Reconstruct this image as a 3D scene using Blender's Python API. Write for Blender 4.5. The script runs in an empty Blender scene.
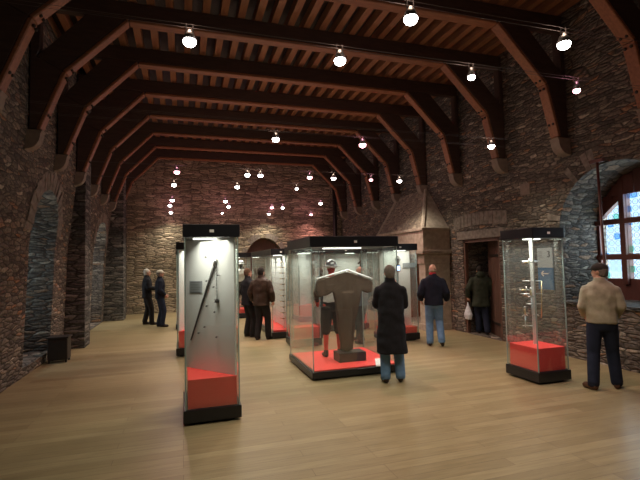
import bpy, bmesh, math, random
from mathutils import Vector, Matrix, Euler, noise
random.seed(7)
PI = math.pi
sc = bpy.context.scene
COL = sc.collection

# ------------------------------------------------------------------ camera
CAM_F, CAM_PIT, CAM_YAW, CAM_ROL, CAM_H = 436.4, .0527, .3056, -.0213, 1.8
cy, sy = math.cos(CAM_YAW), math.sin(CAM_YAW)
Fv = Vector((sy * math.cos(CAM_PIT), cy * math.cos(CAM_PIT), math.sin(CAM_PIT)))
Rv = Vector((cy, -sy, 0)); Uv = Rv.cross(Fv)
Rr = Rv * math.cos(CAM_ROL) + Uv * math.sin(CAM_ROL)
Ur = -Rv * math.sin(CAM_ROL) + Uv * math.cos(CAM_ROL)
cd = bpy.data.cameras.new('camera'); cam = bpy.data.objects.new('camera', cd); COL.objects.link(cam)
cd.sensor_fit = 'HORIZONTAL'; cd.sensor_width = 36; cd.lens = 36 * CAM_F / 640; cd.clip_start = .05; cd.clip_end = 200
cam.matrix_world = Matrix(((Rr.x, Ur.x, -Fv.x, 0), (Rr.y, Ur.y, -Fv.y, 0), (Rr.z, Ur.z, -Fv.z, CAM_H), (0, 0, 0, 1)))
sc.camera = cam

# ------------------------------------------------------------------ world, view, daylight
w = bpy.data.worlds.new('world'); sc.world = w; w.use_nodes = True
w.node_tree.nodes['Background'].inputs[0].default_value = (.62, .80, 1, 1)
w.node_tree.nodes['Background'].inputs[1].default_value = 1.6
sc.view_settings.view_transform = 'Standard'; sc.view_settings.look = 'None'
sc.view_settings.gamma = 1; sc.view_settings.use_curve_mapping = False
sc.view_settings.exposure = 0.0
sc.cycles.use_denoising = True
sc.cycles.max_bounces = 7; sc.cycles.diffuse_bounces = 4; sc.cycles.transparent_max_bounces = 24
sc.cycles.sample_clamp_indirect = 4; sc.cycles.caustics_reflective = False; sc.cycles.caustics_refractive = False

def area(name, loc, rot, sx, sy_, power, color, parent=None):
    l = bpy.data.lights.new(name, 'AREA'); l.shape = 'RECTANGLE'; l.size = sx; l.size_y = sy_
    l.energy = power; l.color = color
    o = bpy.data.objects.new(name, l); COL.objects.link(o); o.location = loc; o.rotation_euler = rot
    if parent: o.parent = parent
    return o
# daylight outside the glazed windows, plus an added light inside the passage
area('daylight', (7.92, 5.3, 2.25), (0, PI / 2, 0), 2.5, 2.6, 135, (.86, .95, 1))
area('daylight', (8.2, 11.9, 2.2), (-PI / 2, 0, 0), .5, .7, 45, (.7, .85, 1))  # added cool light at the passage's far end, no window built there
area('daylight', (-4.3, 9.25, 1.9), (0, -PI / 2, 0), 2.0, 1.0, 45, (.66, .88, 1))
area('daylight', (-4.3, 14.9, 1.9), (0, -PI / 2, 0), 2.0, 1.0, 90, (.9, .96, 1))
LAMP_W, LAMP_UP = 33, 4.8

# ------------------------------------------------------------------ materials
def new_mat(name):
    m = bpy.data.materials.new(name); m.use_nodes = True
    return m, m.node_tree.nodes, m.node_tree.links, m.node_tree.nodes['Principled BSDF']
def N(nodes, t, **kw):
    n = nodes.new(t)
    for k, v in kw.items():
        if k in n.inputs: n.inputs[k].default_value = v
        else: setattr(n, k, v)
    return n
def ramp(nodes, stops):
    r = nodes.new('ShaderNodeValToRGB'); e = r.color_ramp.elements
    while len(e) > 1: e.remove(e[-1])
    e[0].position = stops[0][0]; e[0].color = (*stops[0][1], 1)
    for p, c in stops[1:]:
        x = e.new(p); x.color = (*c, 1)
    return r
def mixc(nodes, links, a, b, fac, mode='MIX'):
    m = nodes.new('ShaderNodeMix'); m.data_type = 'RGBA'; m.blend_type = mode
    for s, v in ((0, fac), (6, a), (7, b)):
        if hasattr(v, 'links'): links.new(v, m.inputs[s])
        elif isinstance(v, (int, float)): m.inputs[s].default_value = v
        else: m.inputs[s].default_value = (*v, 1)
    return m.outputs[2]
def plain(name, col, rough=.6, metal=0, bump=0, scale=30, var=.12, spec=.5):
    m, n, l, b = new_mat(name)
    tc = n.new('ShaderNodeTexCoord'); nz = N(n, 'ShaderNodeTexNoise', Scale=scale, Detail=4.0)
    l.new(tc.outputs['Object'], nz.inputs['Vector'])
    r = ramp(n, [(.3, tuple(c * (1 - var) for c in col)), (.7, tuple(min(1, c * (1 + var)) for c in col))])
    l.new(nz.outputs['Fac'], r.inputs[0]); l.new(r.outputs[0], b.inputs['Base Color'])
    b.inputs['Roughness'].default_value = rough; b.inputs['Metallic'].default_value = metal
    b.inputs['Specular IOR Level'].default_value = spec
    if bump:
        bp = N(n, 'ShaderNodeBump', Strength=bump, Distance=.02); l.new(nz.outputs['Fac'], bp.inputs['Height']); l.new(bp.outputs[0], b.inputs['Normal'])
    return m
def rubble(name, stops, scale=(4.2, 4.2, 16.5), mortar=(.055, .047, .040), dist=.3, big=True):
    """irregular coursed rubble masonry"""
    m, n, l, b = new_mat(name)
    tc = n.new('ShaderNodeTexCoord')
    nz = N(n, 'ShaderNodeTexNoise', Scale=2.6, Detail=3.0); l.new(tc.outputs['Object'], nz.inputs['Vector'])
    sub = n.new('ShaderNodeVectorMath'); sub.operation = 'SUBTRACT'; l.new(nz.outputs['Color'], sub.inputs[0]); sub.inputs[1].default_value = (.5, .5, .5)
    sc_ = n.new('ShaderNodeVectorMath'); sc_.operation = 'MULTIPLY'; l.new(sub.outputs[0], sc_.inputs[0]); sc_.inputs[1].default_value = (dist * .3, dist * .3, dist * .22)
    ad = n.new('ShaderNodeVectorMath'); ad.operation = 'ADD'; l.new(tc.outputs['Object'], ad.inputs[0]); l.new(sc_.outputs[0], ad.inputs[1])
    mu = n.new('ShaderNodeVectorMath'); mu.operation = 'MULTIPLY'; l.new(ad.outputs[0], mu.inputs[0]); mu.inputs[1].default_value = scale
    vo = N(n, 'ShaderNodeTexVoronoi', Scale=1.0, Randomness=.85); l.new(mu.outputs[0], vo.inputs['Vector'])
    ve = N(n, 'ShaderNodeTexVoronoi', Scale=1.0, Randomness=.85, feature='DISTANCE_TO_EDGE'); l.new(mu.outputs[0], ve.inputs['Vector'])
    sep = n.new('ShaderNodeSeparateColor'); l.new(vo.outputs['Color'], sep.inputs[0])
    r = ramp(n, stops); l.new(sep.outputs[0], r.inputs[0])
    g = N(n, 'ShaderNodeTexNoise', Scale=22.0, Detail=5.0); l.new(tc.outputs['Object'], g.inputs['Vector'])
    gr = ramp(n, [(.3, (.55, .55, .55)), (.7, (1.25, 1.2, 1.15))]); l.new(g.outputs['Fac'], gr.inputs[0])
    c = mixc(n, l, r.outputs[0], gr.outputs[0], 1.0, 'MULTIPLY')
    ed = ramp(n, [(.01, (0, 0, 0)), (.09, (1, 1, 1))]); l.new(ve.outputs['Distance'], ed.inputs[0])
    c2 = mixc(n, l, mortar, c, ed.outputs[0])
    l.new(c2, b.inputs['Base Color']); b.inputs['Roughness'].default_value = .85; b.inputs['Specular IOR Level'].default_value = .3
    hs = ramp(n, [(.0, (0, 0, 0)), (.28, (1, 1, 1))]); l.new(ve.outputs['Distance'], hs.inputs[0])
    h1 = n.new('ShaderNodeMath'); h1.operation = 'MULTIPLY_ADD'; l.new(sep.outputs[1], h1.inputs[0]); h1.inputs[1].default_value = .5; l.new(hs.outputs[0], h1.inputs[2])
    h2 = n.new('ShaderNodeMath'); h2.operation = 'MULTIPLY_ADD'; l.new(g.outputs['Fac'], h2.inputs[0]); h2.inputs[1].default_value = .5; l.new(h1.outputs[0], h2.inputs[2])
    bp = N(n, 'ShaderNodeBump', Strength=.75, Distance=.035); l.new(h2.outputs[0], bp.inputs['Height']); l.new(bp.outputs[0], b.inputs['Normal'])
    return m
STONE_STOPS = [(.0, (.085, .075, .066)), (.3, (.155, .132, .110)), (.55, (.23, .198, .160)), (.72, (.15, .13, .118)), (.84, (.32, .27, .21)), (.90, (.34, .19, .11)), (.94, (.22, .19, .16)), (1, (.48, .43, .35))]
END_STOPS = [(.0, (.15, .13, .095)), (.3, (.27, .235, .165)), (.6, (.36, .31, .22)), (.85, (.44, .37, .26)), (1, (.55, .46, .34))]
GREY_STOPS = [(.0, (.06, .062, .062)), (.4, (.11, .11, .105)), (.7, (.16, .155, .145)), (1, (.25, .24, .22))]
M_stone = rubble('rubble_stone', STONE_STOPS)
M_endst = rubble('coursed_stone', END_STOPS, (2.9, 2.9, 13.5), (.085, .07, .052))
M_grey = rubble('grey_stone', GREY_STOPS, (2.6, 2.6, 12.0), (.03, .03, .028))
def floor_mat():
    m, n, l, b = new_mat('oak_boards')
    tc = n.new('ShaderNodeTexCoord')
    br = n.new('ShaderNodeTexBrick'); l.new(tc.outputs['Object'], br.inputs['Vector'])
    br.inputs['Scale'].default_value = 1; br.inputs['Brick Width'].default_value = 1.7; br.inputs['Row Height'].default_value = .135
    br.inputs['Mortar Size'].default_value = .0018; br.inputs['Mortar Smooth'].default_value = .3; br.offset = .37; br.offset_frequency = 3
    br.inputs['Color1'].default_value = (.40, .325, .18, 1); br.inputs['Color2'].default_value = (.31, .245, .13, 1); br.inputs['Mortar'].default_value = (.13, .085, .05, 1)
    br.inputs['Bias'].default_value = -.1
    mp = n.new('ShaderNodeMapping'); mp.inputs['Scale'].default_value = (.8, 9, 1); l.new(tc.outputs['Object'], mp.inputs[0])
    nz = N(n, 'ShaderNodeTexNoise', Scale=3.0, Detail=6.0, Roughness=.65); l.new(mp.outputs[0], nz.inputs['Vector'])
    r = ramp(n, [(.25, (.68, .66, .62)), (.75, (1.12, 1.12, 1.12))]); l.new(nz.outputs['Fac'], r.inputs[0])
    c = mixc(n, l, br.outputs['Color'], r.outputs[0], 1.0, 'MULTIPLY')
    l.new(c, b.inputs['Base Color'])
    rr = ramp(n, [(.3, (.30, .30, .30)), (.7, (.45, .45, .45))]); l.new(nz.outputs['Fac'], rr.inputs[0]); l.new(rr.outputs[0], b.inputs['Roughness'])
    b.inputs['Specular IOR Level'].default_value = .45
    bp = N(n, 'ShaderNodeBump', Strength=.15, Distance=.004); l.new(br.outputs['Fac'], bp.inputs['Height']); bp.invert = True; l.new(bp.outputs[0], b.inputs['Normal'])
    return m
M_floor = floor_mat()
def wood(name, a, b_, sc3=(2, 2, 2), rough=.6):
    m, n, l, b = new_mat(name)
    tc = n.new('ShaderNodeTexCoord'); mp = n.new('ShaderNodeMapping'); mp.inputs['Scale'].default_value = sc3; l.new(tc.outputs['Object'], mp.inputs[0])
    nz = N(n, 'ShaderNodeTexNoise', Scale=3.0, Detail=6.0, Roughness=.6); l.new(mp.outputs[0], nz.inputs['Vector'])
    r = ramp(n, [(.25, a), (.75, b_)]); l.new(nz.outputs['Fac'], r.inputs[0]); l.new(r.outputs[0], b.inputs['Base Color'])
    b.inputs['Roughness'].default_value = rough
    bp = N(n, 'ShaderNodeBump', Strength=.3, Distance=.01); l.new(nz.outputs['Fac'], bp.inputs['Height']); l.new(bp.outputs[0], b.inputs['Normal'])
    return m
M_beam = wood('red_oak_beam', (.17, .068, .030), (.31, .13, .058), (1.2, 8, 8))
M_joist = wood('joist_oak', (.20, .085, .038), (.34, .15, .07), (8, 1.0, 8))
M_dark = wood('dark_beam', (.040, .023, .017), (.075, .043, .031), (1.2, 8, 8))
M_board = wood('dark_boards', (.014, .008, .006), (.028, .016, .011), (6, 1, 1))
M_door = wood('door_oak', (.07, .035, .025), (.14, .07, .045), (8, 8, 1))
M_redwood = wood('red_painted_wood', (.09, .028, .022), (.16, .05, .036), (5, 5, 1.5))
M_corbel = plain('corbel_stone', (.24, .19, .15), .8, bump=.4, scale=14)
M_hood = plain('sandstone', (.38, .325, .255), .85, bump=.5, scale=9, var=.22)
M_hoodr = rubble('hood_rubble', [(0, (.22, .185, .15)), (.5, (.31, .265, .205)), (1, (.42, .36, .28))], (6, 6, 9), (.22, .185, .15), .5)
M_vouss = plain('arch_stone', (.20, .17, .14), .85, bump=.5, scale=12, var=.35)
M_brick = plain('hearth_brick', (.34, .15, .08), .85, bump=.4, scale=16, var=.3)
M_black = plain('black_lacquer', (.010, .011, .014), .35, var=.1, scale=3)
M_red = plain('red_panel', (.95, .065, .055), .45, var=.03, scale=2)
M_panel = plain('pale_grey_panel', (.80, .80, .75), .6, var=.03, scale=3)
M_label = plain('label_grey', (.30, .32, .32), .5, var=.15, scale=60)
M_white = plain('white_card', (.85, .85, .82), .5, var=.03)
M_steel = plain('polished_steel', (.62, .62, .60), .28, .9, var=.1)
M_iron = plain('dark_iron', (.045, .040, .036), .45, .6, var=.2)
M_brass = plain('brass', (.62, .48, .25), .35, .8)
M_bulbcase = plain('lamp_housing', (.25, .25, .25), .4, .7)
M_wire = plain('steel_wire', (.16, .14, .14), .6, .5)
M_sign = plain('sign_grey', (.52, .56, .58), .5, var=.03)
M_signb = plain('sign_blue', (.045, .17, .38), .5, var=.03)
M_bench = plain('bin_metal', (.02, .015, .013), .5, var=.2)
def glass_mat():
    m, n, l, b = new_mat('clear_glass'); n.remove(b)
    out = n['Material Output']; t = n.new('ShaderNodeBsdfTransparent'); t.inputs[0].default_value = (.96, .98, .97, 1)
    g = n.new('ShaderNodeBsdfGlossy'); g.inputs['Roughness'].default_value = .02; g.inputs[0].default_value = (.95, 1, .98, 1)
    f = n.new('ShaderNodeLayerWeight'); pw = n.new('ShaderNodeMath'); pw.operation = 'POWER'; l.new(f.outputs['Facing'], pw.inputs[0]); pw.inputs[1].default_value = 4
    ma = n.new('ShaderNodeMath'); ma.operation = 'MULTIPLY_ADD'; l.new(pw.outputs[0], ma.inputs[0]); ma.inputs[1].default_value = .7; ma.inputs[2].default_value = .05; mx = n.new('ShaderNodeMixShader')
    du = n.new('ShaderNodeBsdfDiffuse'); du.inputs[0].default_value = (.75, .8, .8, 1); hz = n.new('ShaderNodeMixShader'); hz.inputs[0].default_value = .022; l.new(t.outputs[0], hz.inputs[1]); l.new(du.outputs[0], hz.inputs[2])  # pale diffuse mixed in: the panes' light haze is put into their colour
    l.new(ma.outputs[0], mx.inputs[0]); l.new(hz.outputs[0], mx.inputs[1]); l.new(g.outputs[0], mx.inputs[2]); l.new(mx.outputs[0], out.inputs[0])
    return m
M_glass = glass_mat()
def edge_mat():
    m, n, l, b = new_mat('glass_edge'); b.inputs['Base Color'].default_value = (.45, .58, .55, 1); b.inputs['Roughness'].default_value = .15
    b.inputs['Transmission Weight'].default_value = .35; return m
M_gedge = edge_mat()
def leaded():
    m, n, l, b = new_mat('leaded_glass'); n.remove(b); out = n['Material Output']
    tc = n.new('ShaderNodeTexCoord'); sp = n.new('ShaderNodeSeparateXYZ'); l.new(tc.outputs['Object'], sp.inputs[0])
    cb = n.new('ShaderNodeCombineXYZ'); l.new(sp.outputs[1], cb.inputs[0]); l.new(sp.outputs[2], cb.inputs[1])
    v = N(n, 'ShaderNodeTexVoronoi', Scale=8.3, Randomness=.12, voronoi_dimensions='2D'); l.new(cb.outputs[0], v.inputs['Vector'])
    lead = ramp(n, [(.0, (1, 1, 1)), (.36, (1, 1, 1)), (.38, (.1, .1, .1)), (.405, (.1, .1, .1)), (.42, (1, 1, 1))]); l.new(v.outputs['Distance'], lead.inputs[0])
    s = n.new('ShaderNodeSeparateColor'); l.new(v.outputs['Color'], s.inputs[0])
    col = ramp(n, [(0, (.9, .97, 1)), (.55, (.97, 1, 1)), (.7, (.55, .85, .75)), (.78, (.95, .98, 1)), (.88, (.95, .9, .6)), (.93, (.5, .7, .95)), (1, (.8, .95, 1))]); col.color_ramp.interpolation = 'CONSTANT'
    l.new(s.outputs[0], col.inputs[0])
    inner = ramp(n, [(.10, (.78, .88, .92)), (.16, (1, 1, 1))]); l.new(v.outputs['Distance'], inner.inputs[0])
    c = mixc(n, l, col.outputs[0], inner.outputs[0], 1.0, 'MULTIPLY')
    t = n.new('ShaderNodeBsdfTransparent'); l.new(c, t.inputs[0])
    d = n.new('ShaderNodeBsdfDiffuse'); d.inputs[0].default_value = (.03, .03, .03, 1)
    mx = n.new('ShaderNodeMixShader'); l.new(lead.outputs[0], mx.inputs[0]); l.new(d.outputs[0], mx.inputs[1]); l.new(t.outputs[0], mx.inputs[2]); l.new(mx.outputs[0], out.inputs[0])
    return m
M_leaded = leaded()
def emit(name, col, s):
    m, n, l, b = new_mat(name); b.inputs['Base Color'].default_value = (*col, 1); b.inputs['Emission Color'].default_value = (*col, 1); b.inputs['Emission Strength'].default_value = s
    return m
M_bulb_w = emit('bulb_white', (1, .93, .88), 22)
M_bulb_p = emit('bulb_pink', (1, .42, .48), 16)
M_strip = emit('case_lamp', (1, .97, .88), 4)
M_screen = emit('camera_screen', (.45, .65, 1), 2.5)

# ------------------------------------------------------------------ helpers
def tag(o, label=None, cat=None, group=None, kind=None):
    if label: o['label'] = label
    if cat: o['category'] = cat
    if group: o['group'] = group
    if kind: o['kind'] = kind
    return o
def link(name, me, mat, parent=None, smooth=False):
    o = bpy.data.objects.new(name, me); COL.objects.link(o)
    for m in (mat if isinstance(mat, (list, tuple)) else [mat]): me.materials.append(m)
    if parent: o.parent = parent
    if smooth:
        for p in me.polygons: p.use_smooth = True
    return o
def obj(name, bm, mat, parent=None, smooth=False, loc=None):
    if loc is not None:
        bmesh.ops.translate(bm, verts=bm.verts, vec=-Vector(loc))
    bmesh.ops.recalc_face_normals(bm, faces=bm.faces)
    me = bpy.data.meshes.new(name); bm.to_mesh(me); bm.free()
    o = link(name, me, mat, parent, smooth)
    if loc is not None: o.location = loc
    return o
def empty(name, loc, rz=0):
    o = bpy.data.objects.new(name, None); COL.objects.link(o); o.location = loc; o.rotation_euler = (0, 0, rz); o.empty_display_size = .1
    return o
def box(bm, x0, x1, y0, y1, z0, z1, bev=0, mi=0):
    r = bmesh.ops.create_cube(bm, size=1)
    vs = r['verts']
    for v in vs: v.co = Vector((x0 + (v.co.x + .5) * (x1 - x0), y0 + (v.co.y + .5) * (y1 - y0), z0 + (v.co.z + .5) * (z1 - z0)))
    fs = list({f for v in vs for f in v.link_faces})
    for f in fs: f.material_index = mi
    if bev:
        es = list({e for v in vs for e in v.link_edges})
        bmesh.ops.bevel(bm, geom=es, offset=bev, segments=2, affect='EDGES', profile=.6)
    return bm
def newbox(*a, **k): return box(bmesh.new(), *a, **k)
def prism(bm, pts, axis, a, b, mi=0):
    """extrude closed 2D polygon pts along axis ('x': pts=(y,z); 'y': pts=(x,z); 'z': pts=(x,y)) from a to b"""
    def P(p, t): return {'x': (t, p[0], p[1]), 'y': (p[0], t, p[1]), 'z': (p[0], p[1], t)}[axis]
    v0 = [bm.verts.new(P(p, a)) for p in pts]; v1 = [bm.verts.new(P(p, b)) for p in pts]
    fs = [bm.faces.new(v0), bm.faces.new(v1[::-1])]
    for i in range(len(pts)):
        j = (i + 1) % len(pts); fs.append(bm.faces.new((v0[i], v0[j], v1[j], v1[i])))
    for f in fs: f.material_index = mi
    return bm
def tube(bm, pts, rads, seg=10, cap=True, mi=0, flat=None):
    """round tube along pts; flat=(axis vector, factor) squashes rings"""
    pts = [Vector(p) for p in pts]; rings = []
    if isinstance(rads, (int, float)): rads = [rads] * len(pts)
    up = None
    for i, p in enumerate(pts):
        d = (pts[min(i + 1, len(pts) - 1)] - pts[max(i - 1, 0)]).normalized()
        if up is None: up = d.orthogonal().normalized()
        up = (up - d * up.dot(d)).normalized(); s = d.cross(up)
        ring = []
        for k in range(seg):
            a = 2 * PI * k / seg; o = (up * math.cos(a) + s * math.sin(a)) * rads[i]
            if flat: ax = Vector(flat[0]); o -= ax * o.dot(ax) * (1 - flat[1])
            ring.append(bm.verts.new(p + o))
        rings.append(ring)
    for a, b in zip(rings, rings[1:]):
        for k in range(seg):
            f = bm.faces.new((a[k], a[(k + 1) % seg], b[(k + 1) % seg], b[k])); f.material_index = mi
    if cap:
        for r in (rings[0][::-1], rings[-1]):
            f = bm.faces.new(r); f.material_index = mi
    return bm
def ball(bm, c, r, seg=14, mi=0, rot=None):
    if isinstance(r, (int, float)): r = (r, r, r)
    g = bmesh.ops.create_uvsphere(bm, u_segments=seg, v_segments=max(6, seg * 2 // 3), radius=1)
    M = Matrix.Translation(Vector(c)) @ (rot.to_4x4() if rot else Matrix()) @ Matrix.Diagonal((*r, 1))
    bmesh.ops.transform(bm, matrix=M, verts=g['verts'])
    for f in {f for v in g['verts'] for f in v.link_faces}: f.material_index = mi
    return bm
def loft(bm, rings, seg=24, mi=0):
    """rings: (cx,cy,z,rx,ry[,power])"""
    R_ = []
    for c in rings:
        cx, cy_, z, rx, ry = c[:5]; pw = c[5] if len(c) > 5 else 2.3; ring = []
        for k in range(seg):
            a = 2 * PI * k / seg; ca, sa = math.cos(a), math.sin(a)
            ring.append(bm.verts.new((cx + rx * math.copysign(abs(ca) ** (2 / pw), ca), cy_ + ry * math.copysign(abs(sa) ** (2 / pw), sa), z)))
        R_.append(ring)
    for a, b in zip(R_, R_[1:]):
        for k in range(seg): bm.faces.new((a[k], a[(k + 1) % seg], b[(k + 1) % seg], b[k])).material_index = mi
    bm.faces.new(R_[0][::-1]).material_index = mi; bm.faces.new(R_[-1]).material_index = mi
    return bm
def dgmesh(o):
    dg = bpy.context.evaluated_depsgraph_get(); dg.update()
    return bpy.data.meshes.new_from_object(o.evaluated_get(dg))
def boolean_cut(o, cutters):
    cs = []
    for c in cutters:
        bmesh.ops.recalc_face_normals(c, faces=c.faces)
        me = bpy.data.meshes.new('cut'); c.to_mesh(me); c.free(); co = bpy.data.objects.new('cut', me); COL.objects.link(co); cs.append(co)
        md = o.modifiers.new('b', 'BOOLEAN'); md.operation = 'DIFFERENCE'; md.solver = 'EXACT'; md.object = co
    me = dgmesh(o); o.modifiers.clear(); o.data = me
    for co in cs: bpy.data.objects.remove(co)
    return o
def arch_pts(c, half, z0, zs, rise, n=18):
    pts = [(c - half, z0), (c - half, zs)]
    for k in range(1, n): a = PI - PI * k / n; pts.append((c + half * math.cos(a), zs + rise * math.sin(a)))
    return pts + [(c + half, zs), (c + half, z0)]
def blob(bm, voxel=.014, smooth=3):
    me = bpy.data.meshes.new('tmp'); bmesh.ops.recalc_face_normals(bm, faces=bm.faces); bm.to_mesh(me); bm.free()
    o = bpy.data.objects.new('tmp', me); COL.objects.link(o)
    r = o.modifiers.new('r', 'REMESH'); r.mode = 'VOXEL'; r.voxel_size = voxel
    s = o.modifiers.new('s', 'SMOOTH'); s.iterations = smooth; s.factor = .6
    m2 = dgmesh(o); bpy.data.objects.remove(o); bpy.data.meshes.remove(me)
    return m2
def ray(px, py):
    return Fv + Rr * ((px - 320) / CAM_F) - Ur * ((py - 240) / CAM_F)
def hit(px, py, p0, nrm):
    d = ray(px, py); o = Vector((0, 0, CAM_H)); nrm = Vector(nrm)
    return o + d * ((Vector(p0) - o).dot(nrm) / d.dot(nrm))

# ------------------------------------------------------------------ the room
XL, XR, Y0, Y1, ZT = -2.55, 6.7, -3.0, 18.1, 6.62
f = obj('floor', newbox(XL - 1.6, XR + 3.2, Y0 - .6, Y1 + 1.0, -.3, 0), M_floor); tag(f, kind='structure')

wl = obj('wall_left', prism(bmesh.new(), [(XL - 1.5, 0), (XL, 0), (XL + .08, 2.2), (XL + .27, 4.0), (XL + .27, ZT), (XL - 1.5, ZT)], 'y', Y0 - .5, Y1 + .8), M_stone); tag(wl, kind='structure')
c1 = prism(bmesh.new(), arch_pts(9.27, .78, .16, 2.45, .82), 'x', XL - 1.25, XL + .5)
c1b = prism(bmesh.new(), arch_pts(9.27, .45, .9, 2.3, .45), 'x', XL - 1.8, XL - 1.0)
c2 = prism(bmesh.new(), arch_pts(14.95, .9, .02, 2.5, .7), 'x', XL - 1.25, XL + .5)
c2b = prism(bmesh.new(), arch_pts(14.95, .5, .9, 2.2, .45), 'x', XL - 1.8, XL - 1.0)
c3 = newbox(XL - .7, XL + .2, 17.35, 17.95, .01, 1.95)
boolean_cut(wl, [c1, c1b, c2, c2b, c3])
# piers on the left wall
bm = newbox(XL - .1, -2.12, 11.1, 11.7, 0, ZT); tag(obj('trim_1', bm, M_grey), kind='structure')
bm = newbox(XL - .1, -1.93, 16.25, 16.95, 0, ZT); tag(obj('trim_2', bm, M_grey), kind='structure')
bm = newbox(XL - .1, -2.02, 17.98, Y1 + .1, 0, ZT); tag(obj('trim_3', bm, M_stone), kind='structure')

wr = obj('wall_right', newbox(XR, XR + 1.15, Y0 - .5, Y1 + .8, 0, ZT), M_stone); tag(wr, kind='structure')
d1 = prism(bmesh.new(), arch_pts(5.3, 1.1, 1.0, 2.27, 1.1), 'x', XR - .2, XR + 1.4)
d2 = newbox(XR - .2, XR + 1.4, 8.03, 9.36, .004, 2.3)
d3 = newbox(XR - .2, XR + .6, 10.2, 12.3, .004, 1.9)
boolean_cut(wr, [d1, d2, d3])
we = obj('wall_back', newbox(XL - 1.5, XR + 1.15, Y1, Y1 + .8, 0, ZT), M_endst); tag(we, kind='structure')
boolean_cut(we, [prism(bmesh.new(), arch_pts(3.27, .76, .004, 2.05, .84), 'y', Y1 - .2, Y1 + .5)])
tag(obj('wall_front', newbox(XL - 1.5, XR + 1.15, Y0 - .5, Y0, 0, ZT), M_stone), kind='structure')
# passage behind the open doorway
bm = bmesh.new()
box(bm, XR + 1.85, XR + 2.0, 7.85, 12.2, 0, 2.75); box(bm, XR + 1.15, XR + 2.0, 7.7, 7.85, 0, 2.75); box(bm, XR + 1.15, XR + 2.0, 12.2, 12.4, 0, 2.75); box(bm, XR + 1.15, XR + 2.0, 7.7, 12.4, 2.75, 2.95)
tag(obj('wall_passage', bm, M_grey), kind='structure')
# ceiling with its joists
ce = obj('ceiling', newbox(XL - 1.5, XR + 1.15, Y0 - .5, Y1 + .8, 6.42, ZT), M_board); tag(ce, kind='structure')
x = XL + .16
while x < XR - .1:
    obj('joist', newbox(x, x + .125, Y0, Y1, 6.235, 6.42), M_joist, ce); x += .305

def voussoirs(c, half, zs, rise, depth, face, out, name, n=19, axis='x', mat=None):
    bm = bmesh.new(); R1 = half; 
    for k in range(n):
        a0 = PI * (k + .06) / n; a1 = PI * (k + .94) / n; e = depth * random.uniform(.85, 1.1)
        pts = [(c + half * math.cos(a0), zs + rise * math.sin(a0)), (c + (half + e) * math.cos(a0), zs + (rise + e) * math.sin(a0)),
               (c + (half + e) * math.cos(a1), zs + (rise + e) * math.sin(a1)), (c + half * math.cos(a1), zs + rise * math.sin(a1))]
        prism(bm, pts, axis, face, face + out * random.uniform(.5, 1.0))
    if name in ('trim_4', 'trim_5'):
        for v in bm.verts: v.co.x += .10 + max(0, v.co.z - 2.2) * .106
    tag(obj(name, bm, mat or M_vouss), kind='structure')
voussoirs(9.27, .78, 2.45, .82, .34, XL - .05, .06, 'trim_4', 25)
voussoirs(14.95, .9, 2.5, .7, .3, XL - .05, .06, 'trim_5', 21)
voussoirs(5.3, 1.1, 2.27, 1.1, .32, XR + .05, -.06, 'trim_6', 33)
voussoirs(3.27, .76, 2.05, .84, .22, Y1 + .05, -.075, 'trim_7', 21, 'y')
# door lintel with relieving slab, doorway frame
bm = newbox(XR - .03, XR + .3, 7.85, 9.55, 2.3, 2.5, .012); tag(obj('trim_8', bm, M_vouss), kind='structure')
bm = bmesh.new()
for k in range(13):
    y = 7.75 + k * .15; zz = 2.56 + .07 * math.sin(PI * (k + .5) / 13)
    box(bm, XR - .015, XR + .1, y + .006, y + .144, zz, zz + .3, .008)
tag(obj('trim_9', bm, M_vouss), kind='structure')
# window niche sill slab
tag(obj('trim_10', newbox(XR - .05, XR + 1.1, 4.2, 6.4, .96, 1.012, .01), M_grey), kind='structure')

# ------------------------------------------------------------------ windows
def glazed(name, X, yc, half, z0, zs, rise, cols, rows, panemat, framemat, pane_rows):
    t = 0
    fr = bmesh.new(); prism(fr, arch_pts(yc, half, z0, zs, rise), 'x', X, X + .10)
    fo = obj(name, fr, framemat); tag(fo, kind='structure')
    cuts = []; cw = 2 * half / cols
    panes = bmesh.new()
    for i in range(cols):
        ya = yc - half + i * cw + .055; yb = ya + cw - .11
        for (za, zb) in pane_rows:
            pts = []
            n = 12
            top = []
            for k in range(n + 1):
                y = ya + (yb - ya) * k / n
                u = max(0, 1 - ((y - yc) / (half - .06)) ** 2); zt = min(zb, zs + (rise - .08) * math.sqrt(u) - .04) if half < .9 else min(zb, 2.40 + .80 * max(0, 1 - abs(y - yc) / (half - .03)) ** .7)
                top.append((y, max(zt, za + .02)))
            pts = [(ya, za), *top, (yb, za)]
            cuts.append(prism(bmesh.new(), pts, 'x', X - .05, X + .2))
            prism(panes, pts, 'x', X + .045, X + .055)
    boolean_cut(fo, cuts)
    for m in (framemat,):
        if not len(fo.data.materials): fo.data.materials.append(m)
    obj('pane', panes, panemat, fo)
    return fo
w1 = glazed('window_1', 7.62, 5.3, 1.1, 1.02, 2.27, 1.1, 4, 3, M_leaded, M_redwood, [(1.40, 1.76), (1.85, 2.40), (2.50, 3.25)])
bm = bmesh.new()
for y in (5.3 - .55, 5.3, 5.3 + .55): box(bm, 7.56, 7.63, y - .05, y + .05, 1.3, 3.3, .008)
for z in (1.78, 2.43): box(bm, 7.555, 7.63, 4.22, 6.38, z - .035, z + .055, .008)
obj('glazing_bar', bm, M_redwood, w1)
bm = bmesh.new()
for k in range(9): box(bm, 7.57, 7.61, 4.35 + k * .21, 4.35 + k * .21 + .2, 2.92, 3.36 - .5 * (abs(k - 4) / 4) ** 2.4, .005)
obj('shutter_board', bm, M_redwood, w1)
M_gpane = plain('thin_glass', (.8, .9, .9), .1)
glazed('window_2', XL - 1.42, 9.27, .46, .9, 2.3, .46, 2, 2, M_glass, M_door, [(.98, 1.6), (1.7, 2.7)])
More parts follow.
